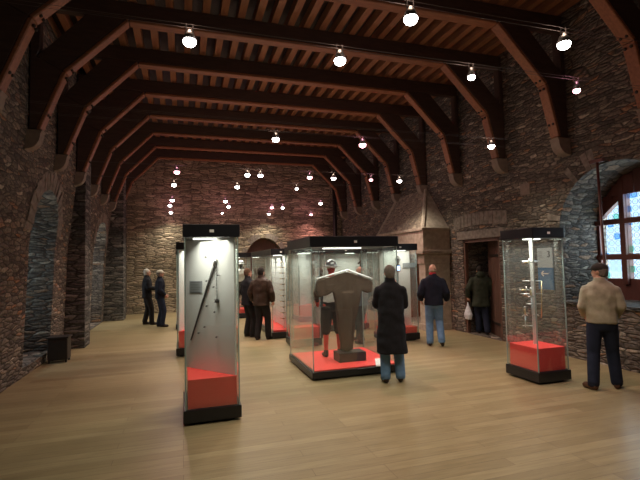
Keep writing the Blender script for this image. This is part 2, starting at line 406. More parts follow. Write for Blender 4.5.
glazed('window_3', XL - 1.42, 14.95, .51, .9, 2.2, .46, 2, 2, M_glass, M_door, [(.98, 1.6), (1.7, 2.7)])

# ------------------------------------------------------------------ doors
def door_leaf(name, width, h, loc, rz, label_kind, label=None):
    bm = bmesh.new(); nb = 6
    for k in range(nb): box(bm, k * width / nb + .003, (k + 1) * width / nb - .003, -.03, .03, .01, h, .006)
    o = obj(name, bm, M_door); o.location = loc; o.rotation_euler = (0, 0, rz); tag(o, kind='structure')
    s = bmesh.new()
    for z in (.3, h - .35): box(s, .0, width * .85, -.042, .042, z - .03, z + .03, .004)
    obj('strap_hinge', s, M_iron, o)
    k = bmesh.new(); tube(k, [(width - .1, -.05, 1.03), (width - .1, -.09, 1.0), (width - .1, -.09, .92), (width - .1, -.05, .9)], .01, 8); obj('door_handle', k, M_iron, o, True)
    return o
door_leaf('door_1', 1.0, 2.24, (XR + .14, 8.1, 0), math.radians(68), 's')
bm = bmesh.new()
box(bm, XR + .02, XR + .1, 8.03, 8.1, 0, 2.3); box(bm, XR + .02, XR + .1, 9.29, 9.36, 0, 2.3); box(bm, XR + .02, XR + .1, 8.03, 9.36, 2.22, 2.3)
tag(obj('trim_11', bm, M_door), kind='structure')
bm = prism(bmesh.new(), arch_pts(3.27, .74, .01, 2.05, .82), 'y', Y1 + .36, Y1 + .42)
for k in range(8): box(bm, 2.56 + k * .18, 2.56 + k * .18 + .165, Y1 + .34, Y1 + .37, .02, 2.05, .004)
d2_ = obj('door_2', bm, M_door); tag(d2_, kind='structure')
s = bmesh.new(); box(s, 2.6, 3.9, Y1 + .325, Y1 + .345, .5, .56); box(s, 2.6, 3.9, Y1 + .325, Y1 + .345, 1.75, 1.81); obj('strap_hinge', s, M_iron, d2_)

# ------------------------------------------------------------------ fireplace
fx, fn, ff = 5.9, 9.9, 12.62
fp = empty('fireplace', (XR, 11.26, 0)); tag(fp, 'large sandstone fireplace with a sloping hood on the right wall', 'fireplace')
def part(name, bm, mat, root, smooth=False):
    o = obj(name, bm, mat, None, smooth); o.parent = root; o.matrix_parent_inverse = (Matrix.Translation(root.location) @ Matrix.Rotation(root.rotation_euler.z, 4, 'Z')).inverted()
    return o
bm = bmesh.new()
v = [bm.verts.new(p) for p in ((fx, fn, 2.62), (fx, ff, 2.62), (XR, ff, 2.62), (XR, fn, 2.62), (XR - .06, 10.9, 3.84), (XR - .06, 12.55, 3.84), (XR, 12.55, 3.84), (XR, 10.9, 3.84))]
for q in ((0, 1, 5, 4), (0, 4, 7, 3), (1, 2, 6, 5), (4, 5, 6, 7), (3, 2, 1, 0), (2, 3, 7, 6)): bm.faces.new([v[k] for k in q]).material_index = 1 if q == (0, 1, 5, 4) else 0
part('hood', bm, [M_hood, M_hoodr], fp)
bm = bmesh.new()   # rounded edge stones of the hood
def edge(a, b, r=.035): tube(bm, [a, b], r, 6)
edge((fx + .01, fn + .01, 2.62), (XR - .06, 10.9, 3.84), .05); edge((fx + .01, ff, 2.62), (XR - .06, 12.55, 3.84), .05)
box(bm, fx - .04, XR, fn - .04, ff + .04, 2.585, 2.66, .012)
part('hood_moulding', bm, M_hood, fp)
part('frieze', newbox(fx, XR, fn, ff, 2.05, 2.6, .01), M_hood, fp)
bm = newbox(fx - .07, XR, fn - .07, ff + .05, 1.98, 2.07, .012); box(bm, fx + .03, XR, fn + .02, ff - .02, 1.86, 1.98, .012); part('mantel', bm, M_hood, fp)
for ya, yb in ((fn + .04, fn + .36), (ff - .36, ff - .04)):
    bm = newbox(fx + .06, XR, ya, yb, .16, 1.72, .015); box(bm, fx + .02, XR, ya - .02, yb + .02, 0, .17, .012); box(bm, fx + .03, XR, ya - .015, yb + .015, 1.72, 1.87, .012)
    part('jamb', bm, M_hood, fp)
bm = newbox(XR + .5, XR + .58, 10.24, 12.3, 0, 1.9); box(bm, XR, XR + .5, 12.26, 12.3, 0, 1.9); box(bm, XR, XR + .5, 10.2, 10.24, 0, 1.9); part('fireback', bm, M_brick, fp)
part('hearth', newbox(fx + .1, XR + .5, 10.27, 12.25, 0, .06, .01), M_hood, fp)
tag(obj('trim_12', newbox(XR - .02, XR + .1, 7.06, 7.32, 3.1, 3.34, .015), M_corbel), kind='structure')

# ------------------------------------------------------------------ roof frames
HB, YS0, YST = 5.875, 6.01, 1.605
ordinal = ['second', 'third', 'fourth', 'fifth', 'sixth', 'seventh', 'eighth', 'ninth', 'farthest']
def roof_frame(Y, label):
    t = empty('roof_frame', (2.1, Y, HB)); tag(t, label, 'roof beam', 'arch braced timber roof frames')
    wd = .17; ya, yb = Y + .06, Y + .06 + wd
    under = [(-2.10, 3.98), (-1.755, 4.905), (-.839, HB), (5.22, HB), (6.198, 4.905), (6.44, 3.98)]
    def strip(a, b, th, dz=0, name='brace', mat=None, y0=ya, y1=yb, ext=(0, 0)):
        a = Vector(a); b = Vector(b); d = (b - a).normalized(); n_ = Vector((-d.y, d.x))
        a -= d * ext[0]; b += d * ext[1]
        pts = [a + n_ * dz, b + n_ * dz, b + n_ * (dz + th), a + n_ * (dz + th)]
        return [(p.x, p.y) for p in pts]
    u = under
    # orange soffit boards (lower lining)
    def add(name, pts, mat, y0=ya, y1=yb):
        bm = prism(bmesh.new(), pts, 'y', y0, y1); bmesh.ops.recalc_face_normals(bm, faces=bm.faces)
        bmesh.ops.bevel(bm, geom=bm.edges[:], offset=.012, segments=1, affect='EDGES'); return part(name, bm, mat, t)
    add('soffit_board', [(-.839, HB), (5.22, HB), (5.19, HB + .06), (-.81, HB + .06)], M_beam, ya - .01, yb + .01)
    add('tie_beam', [(-2.26, HB + .35), (-2.26, HB + .07), (6.65, HB + .07), (6.65, HB + .35)], M_dark)
    for s, (k, kn, co) in ((-1, (u[2], u[1], u[0])), (1, (u[3], u[4], u[5]))):
        # lining of the brace and of the wall post curve
        q = .06
        add('soffit_board', [k, kn, (kn[0] + s * q * .9, kn[1] + q * .5), (k[0] + s * q * .4, k[1] + q)], M_beam, ya - .01, yb + .01)
        add('soffit_board', [kn, co, (co[0] + s * q, co[1]), (kn[0] + s * q, kn[1] + q * .3)], M_beam, ya - .01, yb + .01)
        add('brace', [(k[0] + s * .03, k[1] + .065), (kn[0] + s * .06, kn[1] + .03), (kn[0] + s * .42, kn[1] + .22), (k[0] + s * .62, k[1] + .065)], M_dark)
        wx = XL + .29 if s < 0 else XR - .03
        add('wall_post', [(kn[0] + s * .06, kn[1] + .03), (co[0] + s * .06, co[1]), (wx, co[1]), (wx, HB + .07), (wx - s * .14, HB + .07), (wx - s * .14, kn[1] + .35), (kn[0] + s * .42, kn[1] + .22)] if s < 0 else
            [(kn[0] + .06, kn[1] + .03), (co[0] + .06, co[1]), (wx, co[1]), (wx, HB + .07), (wx - .1, HB + .07), (wx - .1, kn[1] + .3), (kn[0] + .36, kn[1] + .22)], M_dark)
        bm = bmesh.new()
        for (px_, pz_) in ((kn[0] + s * .015, kn[1] - .07), (kn[0] - s * .06, kn[1] + .07), (co[0] * .75 + kn[0] * .25 + s * .01, co[1] * .75 + kn[1] * .25)):
            for yy in (ya + .04, yb - .04): ball(bm, (px_ - s * .012, yy, pz_), .024, 8)
        part('peg', bm, M_iron, t)
        # carved quarter-round corbel
        pts = [(wx + s * .05, co[1] - .02), (co[0] - s * .03, co[1] - .02)]
        r = abs(wx - co[0]) + .0
        for j in range(0, 8):
            a = (PI / 2) * j / 7; pts.append((wx + s * .05 - s * (r + .05) * math.cos(a * .92), co[1] - .07 - .25 * math.sin(a)))
        pts.append((wx + s * .05, co[1] - .34))
        bm = prism(bmesh.new(), pts[::-1], 'y', ya - .01, yb + .01); part('corbel', bm, M_corbel, t)
    return t
labs = ['nearest', 'second nearest', 'third nearest', 'fourth nearest', 'fifth nearest', 'sixth nearest', 'seventh nearest', 'eighth nearest', 'farthest']
for i in range(-1, 8):
    roof_frame(YS0 + i * YST, '%s arch-braced timber roof frame spanning the hall' % labs[i + 1])

# tall dark drain pipe in the far right corner
bm = tube(bmesh.new(), [(6.35, 17.9, 0), (6.35, 17.9, 5.8)], .09, 12); tag(obj('downpipe', bm, M_iron, None, True), 'thin dark vertical pipe in the far corner beside the right wall', 'pipe')

# ------------------------------------------------------------------ lamps on cables
rows = {}
LZ = 3.85
lamps = [  # x, y, colour, words
 (1.85, 3.18, 'w', 'brightest lamp nearest the camera, top centre'), (3.5, 3.18, 'w', 'bright white lamp near the top right, above the window niche wall'),
 (.07, 4.05, 'w', 'bright lamp above left, before the second roof frame'), (1.53, 4.05, 'w', 'bright lamp high in the middle, below the second tie beam'), (3.10, 4.05, 'w', 'small white lamp at right of centre on the second cable'), (4.62, 4.05, 'p', 'reddish lamp close to the upper right wall'),
 (1.47, 6.95, 'w', 'white lamp over the middle above the leather-jacket man'), (3.01, 6.95, 'p', 'pinkish lamp left of the long-coated man, on the third cable'), (5.34, 6.5, 'w', 'pinkish white lamp by the right wall corbels'),
 (-.11, 9.9, 'p', 'topmost pink lamp of the left column of lamps'), (1.42, 9.9, 'w', 'left lamp of a close white pair in mid hall'), (1.72, 9.9, 'w', 'right lamp of a close white pair in mid hall'), (2.90, 9.9, 'p', 'pink lamp just left of the big warm lamp'), (3.50, 9.9, 'w', 'warm white lamp above the big square case'), (4.49, 9.9, 'p', 'small red lamp left of the hood'), (5.28, 9.9, 'w', 'white lamp beside the fireplace hood top'),
 (-.20, 11.5, 'w', 'second lamp down in the left column'), (1.38, 11.5, 'w', 'pinkish lamp low left of the close pair'), (2.99, 11.5, 'w', 'tiny faint lamp right of centre'),
 (-.30, 14.2, 'w', 'third lamp down in the left column'), (1.32, 14.2, 'w', 'upper lamp of a diagonal pair on the far side'), (4.53, 14.2, 'w', 'far lamp above the left edge of the big square case'),
 (-.40, 15.5, 'w', 'fourth lamp down in the left column'), (1.55, 15.5, 'w', 'lower lamp of a diagonal pair on the far side'), (3.09, 15.5, 'p', 'pink far lamp in a pair above the far arch'), (3.49, 15.5, 'w', 'white far lamp in a pair above the far arch'),
 (-.42, 17.5, 'w', 'lowest lamp of the left column by the end wall'), (1.50, 17.5, 'w', 'tiny lamp left of the far arch'), (3.36, 17.5, 'w', 'lamp right above the far arch'), (5.15, 17.5, 'p', 'last lamp at the far right corner'),
]
def lamp(x, y, c, words):
    q = .7 if words.startswith(('small', 'tiny', 'reddish')) else 1
    t = empty('cable_spotlight', (x, y, LZ)); tag(t, 'small cable spotlight: ' + words, 'lamp', 'spotlights hung on cables')
    bm = bmesh.new(); loft(bm, [(x, y, LZ + .005, .064 * q, .064 * q, 2), (x, y, LZ + .06, .045 * q, .045 * q, 2), (x, y, LZ + .10, .02, .02, 2)], 14); part('housing', bm, M_bulbcase, t, True)
    bm = ball(bmesh.new(), (x, y, LZ - .005), (.06 * q, .06 * q, .05 * q), 12); b = part('bulb', bm, M_bulb_p if c == 'p' else M_bulb_w, t, True)
    bm = tube(bmesh.new(), [(x - .03, y, LZ + .10), (x - .03, y, LZ + .16)], .006, 6); tube(bm, [(x + .03, y, LZ + .10), (x + .03, y, LZ + .16)], .006, 6); box(bm, x - .035, x + .035, y - .01, y + .01, LZ + .09, LZ + .105); part('hanger', bm, M_wire, t)
    col = (1, .90, .72) if c == 'w' else (1, .42, .42)
    l = bpy.data.lights.new('lamp_beam', 'SPOT'); l.energy = LAMP_W * PI * (1.0 if y > 9 else 1.15 if y > 5 else .4 if x < 1 else .65); l.spot_size = math.radians(140); l.spot_blend = .9; l.shadow_soft_size = .06; l.color = col
    o = bpy.data.objects.new('lamp_beam', l); COL.objects.link(o); o.parent = t; o.location = (0, 0, -.1)
    l2 = bpy.data.lights.new('lamp_glow', 'POINT'); l2.energy = LAMP_UP * (1.1 if y > 13 else 1); l2.shadow_soft_size = .08; l2.color = (1, .38, .50) if (c == 'p' or y > 13) else (1, .70, .52)
    o2 = bpy.data.objects.new('lamp_glow', l2); COL.objects.link(o2); o2.parent = t; o2.location = (0, 0, .28)
for a in lamps: lamp(*a)
for k, (y, wd) in enumerate(((3.18, 'nearest'), (4.05, 'second nearest'), (6.5, 'fourth nearest'), (6.95, 'fifth nearest'), (9.9, 'brightly strung middle'), (11.5, 'third farthest but one'), (14.2, 'third farthest'), (15.5, 'second farthest'), (17.5, 'farthest'))):
    bm = bmesh.new()
    for dy in (-.03, .03): tube(bm, [(XL, y + dy, LZ + .15), (2, y + dy, LZ + .13), (XR, y + dy, LZ + .15)], .0022, 5)
    tag(obj('lighting_cable', bm, M_wire), '%s pair of thin lamp cables stretched across the hall' % wd, 'cable', 'lamp cables across the hall')

# ------------------------------------------------------------------ display cases
def display_case(x0, x1, y0, y1, h, label, base_h=.17, plinth=.5, head_h=.15, panel=None, power=9, plate=True, group='slim glass display cases', inset=.05, lamp_at=None, lamps_at=None):
    """panel: None or ((xa,ya),(xb,yb)) footprint of the back panel"""
    t = empty('display_case', ((x0 + x1) / 2, (y0 + y1) / 2, 0)); tag(t, label, 'display case', group)
    bm = newbox(x0 - .02, x1 + .02, y0 - .02, y1 + .02, .03, base_h, .008); box(bm, x0 + .05, x1 - .05, y0 + .05, y1 - .05, 0, .04); part('base', bm, M_black, t)
    i = .03
    if panel is None or plinth < .2: part('plinth', newbox(x0 + i, x1 - i, y0 + i, y1 - i, base_h, plinth, .004), M_red, t)
    else:
        part('plinth', newbox(x0 + i, x1 - i, y0 + i, y1 - i, base_h, plinth, .004), M_red, t)
    part('header', newbox(x0 - .02, x1 + .02, y0 - .02, y1 + .02, h - head_h, h, .008), M_black, t)
    g = .010
    for (a, b, c, d) in ((x0, x1, y0, y0 + g), (x0, x1, y1 - g, y1), (x0, x0 + g, y0 + g, y1 - g), (x1 - g, x1, y0 + g, y1 - g)):
        part('glass_pane', newbox(a, b, c, d, base_h, h - head_h), M_glass, t)
    bm = bmesh.new()
    for (a, b) in ((x0, y0), (x1, y0), (x0, y1), (x1, y1)):
        box(bm, a - .002 if a == x0 else a - .012, a + .012 if a == x0 else a + .002, b - .002 if b == y0 else b - .012, b + .012 if b == y0 else b + .002, base_h, h - head_h)
    part('glass_joint', bm, M_gedge, t)
    if panel:
        (xa, ya), (xb, yb) = panel; d = Vector((xb - xa, yb - ya, 0)); L = d.length; nrm = Vector((-d.y, d.x, 0)).normalized()
        bm = newbox(0, L, -.012, .012, plinth + .001, h - head_h - .001)
        bm.transform(Matrix.Translation((xa, ya, 0)) @ Matrix.Rotation(math.atan2(d.y, d.x), 4, 'Z')); part('back_panel', bm, M_panel, t)
    lx, ly = lamp_at or ((x0 + x1) / 2, (y0 + y1) / 2)
    s = min(x1 - x0, y1 - y0) * .5
    part('case_light', newbox(lx - s * .45, lx + s * .45, ly - .05, ly + .05, h - head_h - .012, h - head_h + .002), M_strip, t)
    lw, ld = (x1 - x0) * .85, (y1 - y0) * .7
    for (qx, qy) in (lamps_at or [(lx, ly)]):
        a = area('case_lamp', (qx - t.location.x, qy - t.location.y, h - head_h - .03), (0, 0, 0), min(lw, .8), min(ld, .5), power / len(lamps_at or [1]), (1, .97, .88), t); a.data.spread = math.radians(125)
    if plate:
        part('number_plate', newbox((x0 + x1) / 2 - .025, (x0 + x1) / 2 + .025, y0 - .024, y0 - .018, h - head_h * .64, h - head_h * .42), M_white, t)
    return t
# nearest left case: the spiked flail
c1p = ((.045, 5.98), (.595, 5.29))
case1 = display_case(.02, .63, 5.24, 6.03, 2.28, 'tall slim glass case nearest at left, holding the long dark flail', panel=c1p, power=8.5, lamp_at=(.26, 5.5))
display_case(-.11, .5, 9.2, 10.0, 2.28, 'slim glass case half hidden behind the flail case', panel=((-.08, 9.27), (.47, 9.95)), power=9, lamp_at=(.25, 9.45))
display_case(-.17, .43, 13.0, 13.8, 2.28, 'farthest slim case on the left, only its dark edge showing', panel=((-.14, 13.75), (.40, 13.07)), power=5, lamp_at=(.1, 13.2))
display_case(4.83, 5.38, 5.09, 5.72, 2.25, 'tall slim glass case nearest the right window, holding daggers', plinth=.5, panel=None, power=9)
case5 = display_case(4.3, 5.13, 8.92, 9.5, 2.2, 'glass case with a pale back panel behind the long-coated man, holding a mace', plinth=.30, panel=((4.33, 9.2), (5.1, 9.2)), power=6, lamp_at=(4.75, 9.02))
display_case(2.06, 2.52, 10.47, 13.6, 2.17, 'long narrow glass case with rows of swords beside the leather-jacket man', plinth=.2, panel=((2.48, 10.55), (2.48, 13.55)), power=24, lamp_at=(2.28, 10.8), base_h=.15, lamps_at=[(2.25, 10.75), (2.25, 11.6), (2.25, 12.5)])
display_case(2.24, 2.86, 9.15, 9.75, 2.17, 'glass case with a red plinth seen through the left pane of the square case', plinth=.42, panel=((2.28, 9.6), (2.82, 9.6)), power=5, lamp_at=(2.55, 9.3))
display_case(3.55, 4.75, 10.9, 11.4, 2.2, 'wide pale-backed case with a pistol seen behind the bald man', plinth=.42, panel=((3.6, 11.3), (4.7, 11.3)), power=6, lamp_at=(4.3, 11.0))
display_case(1.25, 2.2, 14.9, 15.6, 2.2, 'far glass case with a white-clad armour figure before the end wall arch', plinth=.3, panel=None, power=10)
# the big square case
display_case(1.9, 3.38, 6.5, 8.0, 2.22, 'big square glass case in the middle with a mail coat and an armoured figure', base_h=.125, plinth=.145, head_h=.17, power=24, group='large square display case', lamp_at=(2.6, 7.0), lamps_at=[(2.15, 6.75), (3.1, 6.8), (2.7, 7.7)])

# ---- exhibits of the flail case
pn = Vector((c1p[1][1] - c1p[0][1], -(c1p[1][0] - c1p[0][0]), 0)).normalized()
if pn.y > 0: pn = -pn
pp = Vector((c1p[0][0], c1p[0][1], 1)) + pn * .03
H = lambda a, b, off=0: hit(a, b, pp + pn * off, pn)
t = empty('flail', H(203, 301)); tag(t, 'long dark wooden flail hung slanting with an iron chain and ball', 'flail')
part('shaft', tube(bmesh.new(), [H(191, 340), H(203, 301), H(215, 263)], [.010, .014, .017], 10), M_iron, t, True)
bm = bmesh.new(); a, b = H(216, 262), H(217, 299); n_ = 22
for k in range(n_):
    p = a.lerp(b, (k + .5) / n_); r = .010
    tube(bm, [p + Vector((r * math.cos(q) * .6, 0, r * math.sin(q))) if k % 2 else p + Vector((0, r * math.cos(q) * .6, r * math.sin(q))) for q in [2 * PI * j / 8 for j in range(9)]], .0028, 5)
part('chain', bm, M_iron, t)
bm = ball(bmesh.new(), H(217, 301), .026, 12)
for k in range(14):
    d = Vector((math.sin(k * 2.4), math.cos(k * 2.4), (k - 6.5) / 7)).normalized(); tube(bm, [Vector(H(217, 301)) + d * .02, Vector(H(217, 301)) + d * .045], [.007, .001], 6)
part('spiked_ball', bm, M_iron, t)
part('socket', tube(bmesh.new(), [H(214.3, 265), H(216, 259)], .020, 10), M_steel, t, True)
for k, (a, b, wd) in enumerate(((206, 257, 'topmost, above the flail head'), (218.5, 275, 'right of the chain, high'), (207, 281, 'left of the flail shaft'), (214, 287, 'just left of the chain'), (207, 306, 'right of the shaft, middle'), (215, 312, 'below the spiked ball'), (205, 327, 'low, right of the shaft end'), (199, 333, 'lowest at left'), (217, 337, 'lowest at right'))):
    p = H(a, b, -.0); bm = ball(bmesh.new(), p + pn * .012, .011, 10); tube(bm, [p - pn * .02, p + pn * .012], .004, 6)
    tag(obj('mounting_peg', bm, M_iron, None, True), 'small dark metal knob on the flail case panel, %s' % wd, 'peg', 'metal knobs on the flail panel')
bm = bmesh.new(); q = [H(189.5, 281, -.012), H(202, 281, -.012), H(202, 293, -.012), H(189.5, 293, -.012)]
vs = [bm.verts.new(p) for p in q] + [bm.verts.new(p - pn * .012) for p in q]
for fidx in ((0, 1, 2, 3), (7, 6, 5, 4), (0, 4, 5, 1), (1, 5, 6, 2), (2, 6, 7, 3), (3, 7, 4, 0)): bm.faces.new([vs[k] for k in fidx])
lp = part('caption_panel', bm, M_label, case1); lp['label'] = 'grey printed caption panel'
bm = bmesh.new()
for k in range(5):
    z_ = k / 5 + .12; a = q[0].lerp(q[3], z_); b = q[1].lerp(q[2], z_); tube(bm, [a.lerp(b, .1) + pn * .002, a.lerp(b, .85 - .1 * (k % 2)) + pn * .002], .0022, 4)
part('printed_lines', bm, M_iron, case1)

# ---- daggers in the right case
def dagger(cx, y, cz, L, label, ang=0, guard=.10, M=M_steel):
    t = empty('dagger', (cx, y, cz)); tag(t, label, 'dagger', 'daggers in the right hand case')
    R_ = Matrix.Translation((cx, y, cz)) @ Matrix.Rotation(ang, 4, 'Y')
    def p(name, bm, mat): bm.transform(R_); return part(name, bm, mat, t, True)
    bm = bmesh.new(); loft(bm, [(0, 0, -L, .002, .001, 2), (0, 0, -L * .8, .010, .003, 2), (0, 0, 0, .014, .004, 2)], 8); p('blade', bm, M_steel)
    p('guard', tube(bmesh.new(), [(-guard / 2, 0, -.01), (-guard / 4, 0, 0), (guard / 4, 0, 0), (guard / 2, 0, -.01)], [.009, .008, .008, .009], 8), M)
    p('grip', tube(bmesh.new(), [(0, 0, 0), (0, 0, .05), (0, 0, .10)], [.010, .014, .010], 10), M_brass)
    p('pommel', ball(bmesh.new(), (0, 0, .11), .017, 10), M)
P0 = (5.05, 5.4, 1)
hp = lambda a, b: hit(a, b, P0, (0, -1, 0))
a = hp(531, 262)
for (px_, py_, L, ang, lab) in ((529, 262, .16, -PI / 2, 'short steel dagger lying level, top of the right case'), (531, 296, .30, 0, 'steel dagger hanging point down in the middle of the right case'), (525, 315, .18, .0, 'dark-gripped dagger left, below the middle of the right case'), (536, 315, .26, .0, 'curved steel dagger lowest at right in the right case'), (526, 290, .12, -PI / 2, 'small steel dagger lying level at left in the right case')):
    p = hp(px_, py_); dagger(p.x, p.y, p.z, L, lab, ang)
t = empty('dagger_rack', (P0[0], P0[1] + .05, .5)); tag(t, 'slim upright steel rack carrying the daggers in the right case', 'rack')
a = hp(533, 240)
bm = newbox(a.x - .028, a.x + .028, P0[1] + .05, P0[1] + .06, .5, 2.1); part('upright', bm, M_panel, t)
for (pa, pb) in (((522, 261), (541, 261)), ((524, 281), (543, 281)), ((522, 294), (544, 294)), ((528, 304), (543, 304)), ((524, 326), (536, 326))):
    A, B = hp(*pa), hp(*pb); part('arm', tube(bmesh.new(), [A + Vector((0, .03, 0)), B + Vector((0, .03, 0))], .006, 8), M_steel, t, True)
A, B = hp(543, 281), hp(543, 294); part('bracket', tube(bmesh.new(), [A + Vector((0, .03, 0)), B + Vector((0, .03, 0)), hp(543, 318) + Vector((0, .03, 0))], .008, 8), M_brass, t, True)

# ---- sword racks in the long case
t = empty('sword_rack', (2.3, 12, .2)); tag(t, 'pale upright rack posts inside the long narrow sword case', 'rack')
for y in (10.75, 11.9, 13.2): part('upright', newbox(2.40, 2.43, y - .012, y + .012, .2, 2.0), M_panel, t)
for k in range(11):
    z = .45 + k * .14
    t = empty('sword', (2.36, 11.5, z)); wds = ['lowest', 'second lowest', 'third lowest', 'fourth lowest', 'fifth lowest', 'middle', 'fifth highest', 'fourth highest', 'third highest', 'second highest', 'topmost']
    tag(t, '%s sword of the level row of swords in the long narrow case' % wds[k], 'sword', 'swords racked in the long case')
    bm = bmesh.new(); tube(bm, [(2.37, 10.72, z), (2.37, 12.2, z), (2.37, 12.7, z)], [.012, .009, .002], 6); part('blade', bm, M_steel, t)
    part('guard', tube(bmesh.new(), [(2.30, 10.70, z), (2.44, 10.70, z)], .009, 8), M_brass, t)
    part('grip', tube(bmesh.new(), [(2.37, 10.70, z), (2.37, 10.6, z)], .013, 8), M_iron, t)

# ---- mace in the case behind the coat
m0 = lambda a, b: hit(a, b, (4.7, 9.12, 1), (0, -1, 0))
A, B = m0(398, 258), m0(398, 318)
t = empty('mace', B); tag(t, 'upright dark flanged mace in the case behind the long-coated man', 'mace')
part('shaft', tube(bmesh.new(), [A, B], .012, 8), M_iron, t, True)
bm = bmesh.new(); ball(bm, A - Vector((0, 0, .03)), .03, 10)
for k in range(7):
    d = Vector((math.cos(2 * PI * k / 7), math.sin(2 * PI * k / 7), 0)); prism_pts = [A + Vector((0, 0, .05)), A + d * .055 - Vector((0, 0, .03)), A - Vector((0, 0, .12))]
    tube(bm, prism_pts, [.006, .008, .006], 4)
part('flanged_head', bm, M_iron, t)
q0, q1 = m0(404, 263), m0(416, 267)
part('caption_panel', newbox(q0.x, q1.x, 9.17, 9.185, q1.z - .01, q0.z), M_label, case5)
# pistol in the wide case behind
m1 = lambda a, b: hit(a, b, (4.2, 11.2, 1), (0, -1, 0)); A = m1(363, 261)
t = empty('pistol', A); tag(t, 'small old pistol on the pale panel behind the bald man', 'pistol')
part('barrel', tube(bmesh.new(), [A + Vector((-.02, 0, .0)), A + Vector((.16, 0, .05))], [.016, .012], 8), M_iron, t, True)
part('stock', tube(bmesh.new(), [A + Vector((0, 0, .01)), A + Vector((-.08, 0, .0)), A + Vector((-.15, 0, -.08))], [.018, .02, .024], 8), M_door, t, True)
# staff in the case seen through the left pane
m2 = lambda a, b: hit(a, b, (2.5, 9.54, 1), (0, -1, 0)); A, B = m2(299, 268), m2(299.5, 315)
t = empty('staff_weapon', B); tag(t, 'thin dark staff weapon standing upright in the case behind the square one', 'weapon')
part('shaft', tube(bmesh.new(), [B, A], .010, 8), M_iron, t, True); part('spearhead', tube(bmesh.new(), [A, A + Vector((0, 0, .04)), A + Vector((0, 0, .12))], [.012, .022, .001], 8), M_steel, t)

# ------------------------------------------------------------------ wall sign beside the window
t = empty('wall_sign', (XR, 6.73, 1.2)); tag(t, 'grey and blue direction sign with a white arrow on the right wall', 'sign')
part('upper_board', newbox(XR - .04, XR - .02, 6.55, 6.92, 1.62, 2.0), M_sign, t)
part('lower_board', newbox(XR - .04, XR - .02, 6.55, 6.92, 1.2, 1.62), M_signb, t)
bm = bmesh.new(); box(bm, XR - .046, XR - .039, 6.66, 6.84, 1.495, 1.515)
for s in (-1, 1): prism(bm, [(6.845, 1.505), (6.79, 1.505 + s * .055), (6.77, 1.505 + s * .045), (6.815, 1.505)], 'x', XR - .046, XR - .039)
part('arrow', bm, M_white, t)
fc = bpy.data.curves.new('digit', 'FONT'); fc.body = '3'; fc.size = .17; fc.extrude = .003
fo = bpy.data.objects.new('digit', fc); COL.objects.link(fo); fm = dgmesh(fo); bpy.data.objects.remove(fo)
fo = link('numeral', fm, M_iron, t); fo.matrix_local = Matrix.Translation((-.044, -.05, .62)) @ Euler((PI / 2, 0, -PI / 2)).to_matrix().to_4x4()
bm = bmesh.new()
for k in range(6): box(bm, XR - .045, XR - .039, 6.79, 6.89 - .02 * (k % 3), 1.93 - k * .025, 1.94 - k * .025)
part('printed_lines', bm, M_label, t)
tag(obj('duct_bracket', newbox(XR - .03, XR, 4.3, 4.9, 1.06, 1.09), M_sign), 'pale flat board lying on the window niche sill at the right edge', 'board')

# red window pole leaning by the niche
t = empty('window_pole', (6.45, 5.2, 0)); tag(t, 'tall red T-headed wooden window pole leaning beside the window niche', 'pole')
A = hit(597, 161, (6.62, 0, 0), (1, 0, 0)); B = Vector((6.50, hit(612, 356, (6.50, 0, 0), (1, 0, 0)).y, 0))
part('shaft', tube(bmesh.new(), [B, A], .022, 10), M_redwood, t, True)
part('cross_head', newbox(A.x - .03, A.x + .03, A.y - .12, A.y + .12, A.z - .03, A.z + .03, .008), M_redwood, t)
# dark box bin by the left niche
t = empty('dark_box', (-2.33, 9.74, 0)); tag(t, 'small dark square box on legs by the nearest left niche', 'box')
part('box', newbox(-2.46, -2.12, 9.56, 9.86, .05, .46, .015), M_bench, t); part('lid', newbox(-2.48, -2.10, 9.54, 9.88, .46, .49, .008), M_bench, t)
for sx in (-2.45, -2.165):
    for sy2 in (9.57, 9.81): part('leg', newbox(sx, sx + .035, sy2, sy2 + .035, 0, .05), M_bench, t)
#PEOPLE
# ------------------------------------------------------------------ people
M_skin = plain('skin', (.55, .30, .21), .55, var=.08, scale=12)
M_eye = plain('eye', (.03, .02, .02), .2)
M_lip = plain('lip', (.42, .16, .13), .5)
def cloth(name, col, rough=.85, bump=.5, scale=9, var=.2):
    return plain(name, col, rough, bump=bump, scale=scale, var=var, spec=.2)
C_black = cloth('black_wool', (.012, .012, .015)); C_navy = cloth('navy_cloth', (.011, .013, .024)); C_brown = cloth('brown_leather', (.045, .027, .018), .5)
C_jeans = cloth('blue_denim', (.12, .22, .36)); C_dkjeans = cloth('dark_denim', (.018, .024, .045)); C_green = cloth('green_parka', (.035, .042, .028))
C_beige = cloth('beige_jacket', (.37, .34, .25)); C_darkpants = cloth('dark_trousers', (.018, .016, .016)); C_shoe = cloth('dark_shoe', (.03, .02, .016), .4, .1)
C_brshoe = cloth('brown_shoe', (.10, .05, .03), .5, .1); C_grey = cloth('grey_blue_jacket', (.10, .12, .14)); C_redc = cloth('red_collar', (.5, .04, .05))
H_white = cloth('white_hair', (.55, .52, .47), .8, .8, 60); H_grey = cloth('grey_hair', (.17, .15, .13), .8, .8, 60); H_brown = cloth('brown_hair', (.09, .05, .03), .8, .8, 60); H_black = cloth('black_hair', (.02, .015, .012), .7, .8, 60)
H_bald = cloth('thin_hair', (.36, .27, .20), .7, .5, 60); C_cap = cloth('cream_cap', (.62, .57, .48)); C_dcap = cloth('dark_cap', (.04, .035, .032))
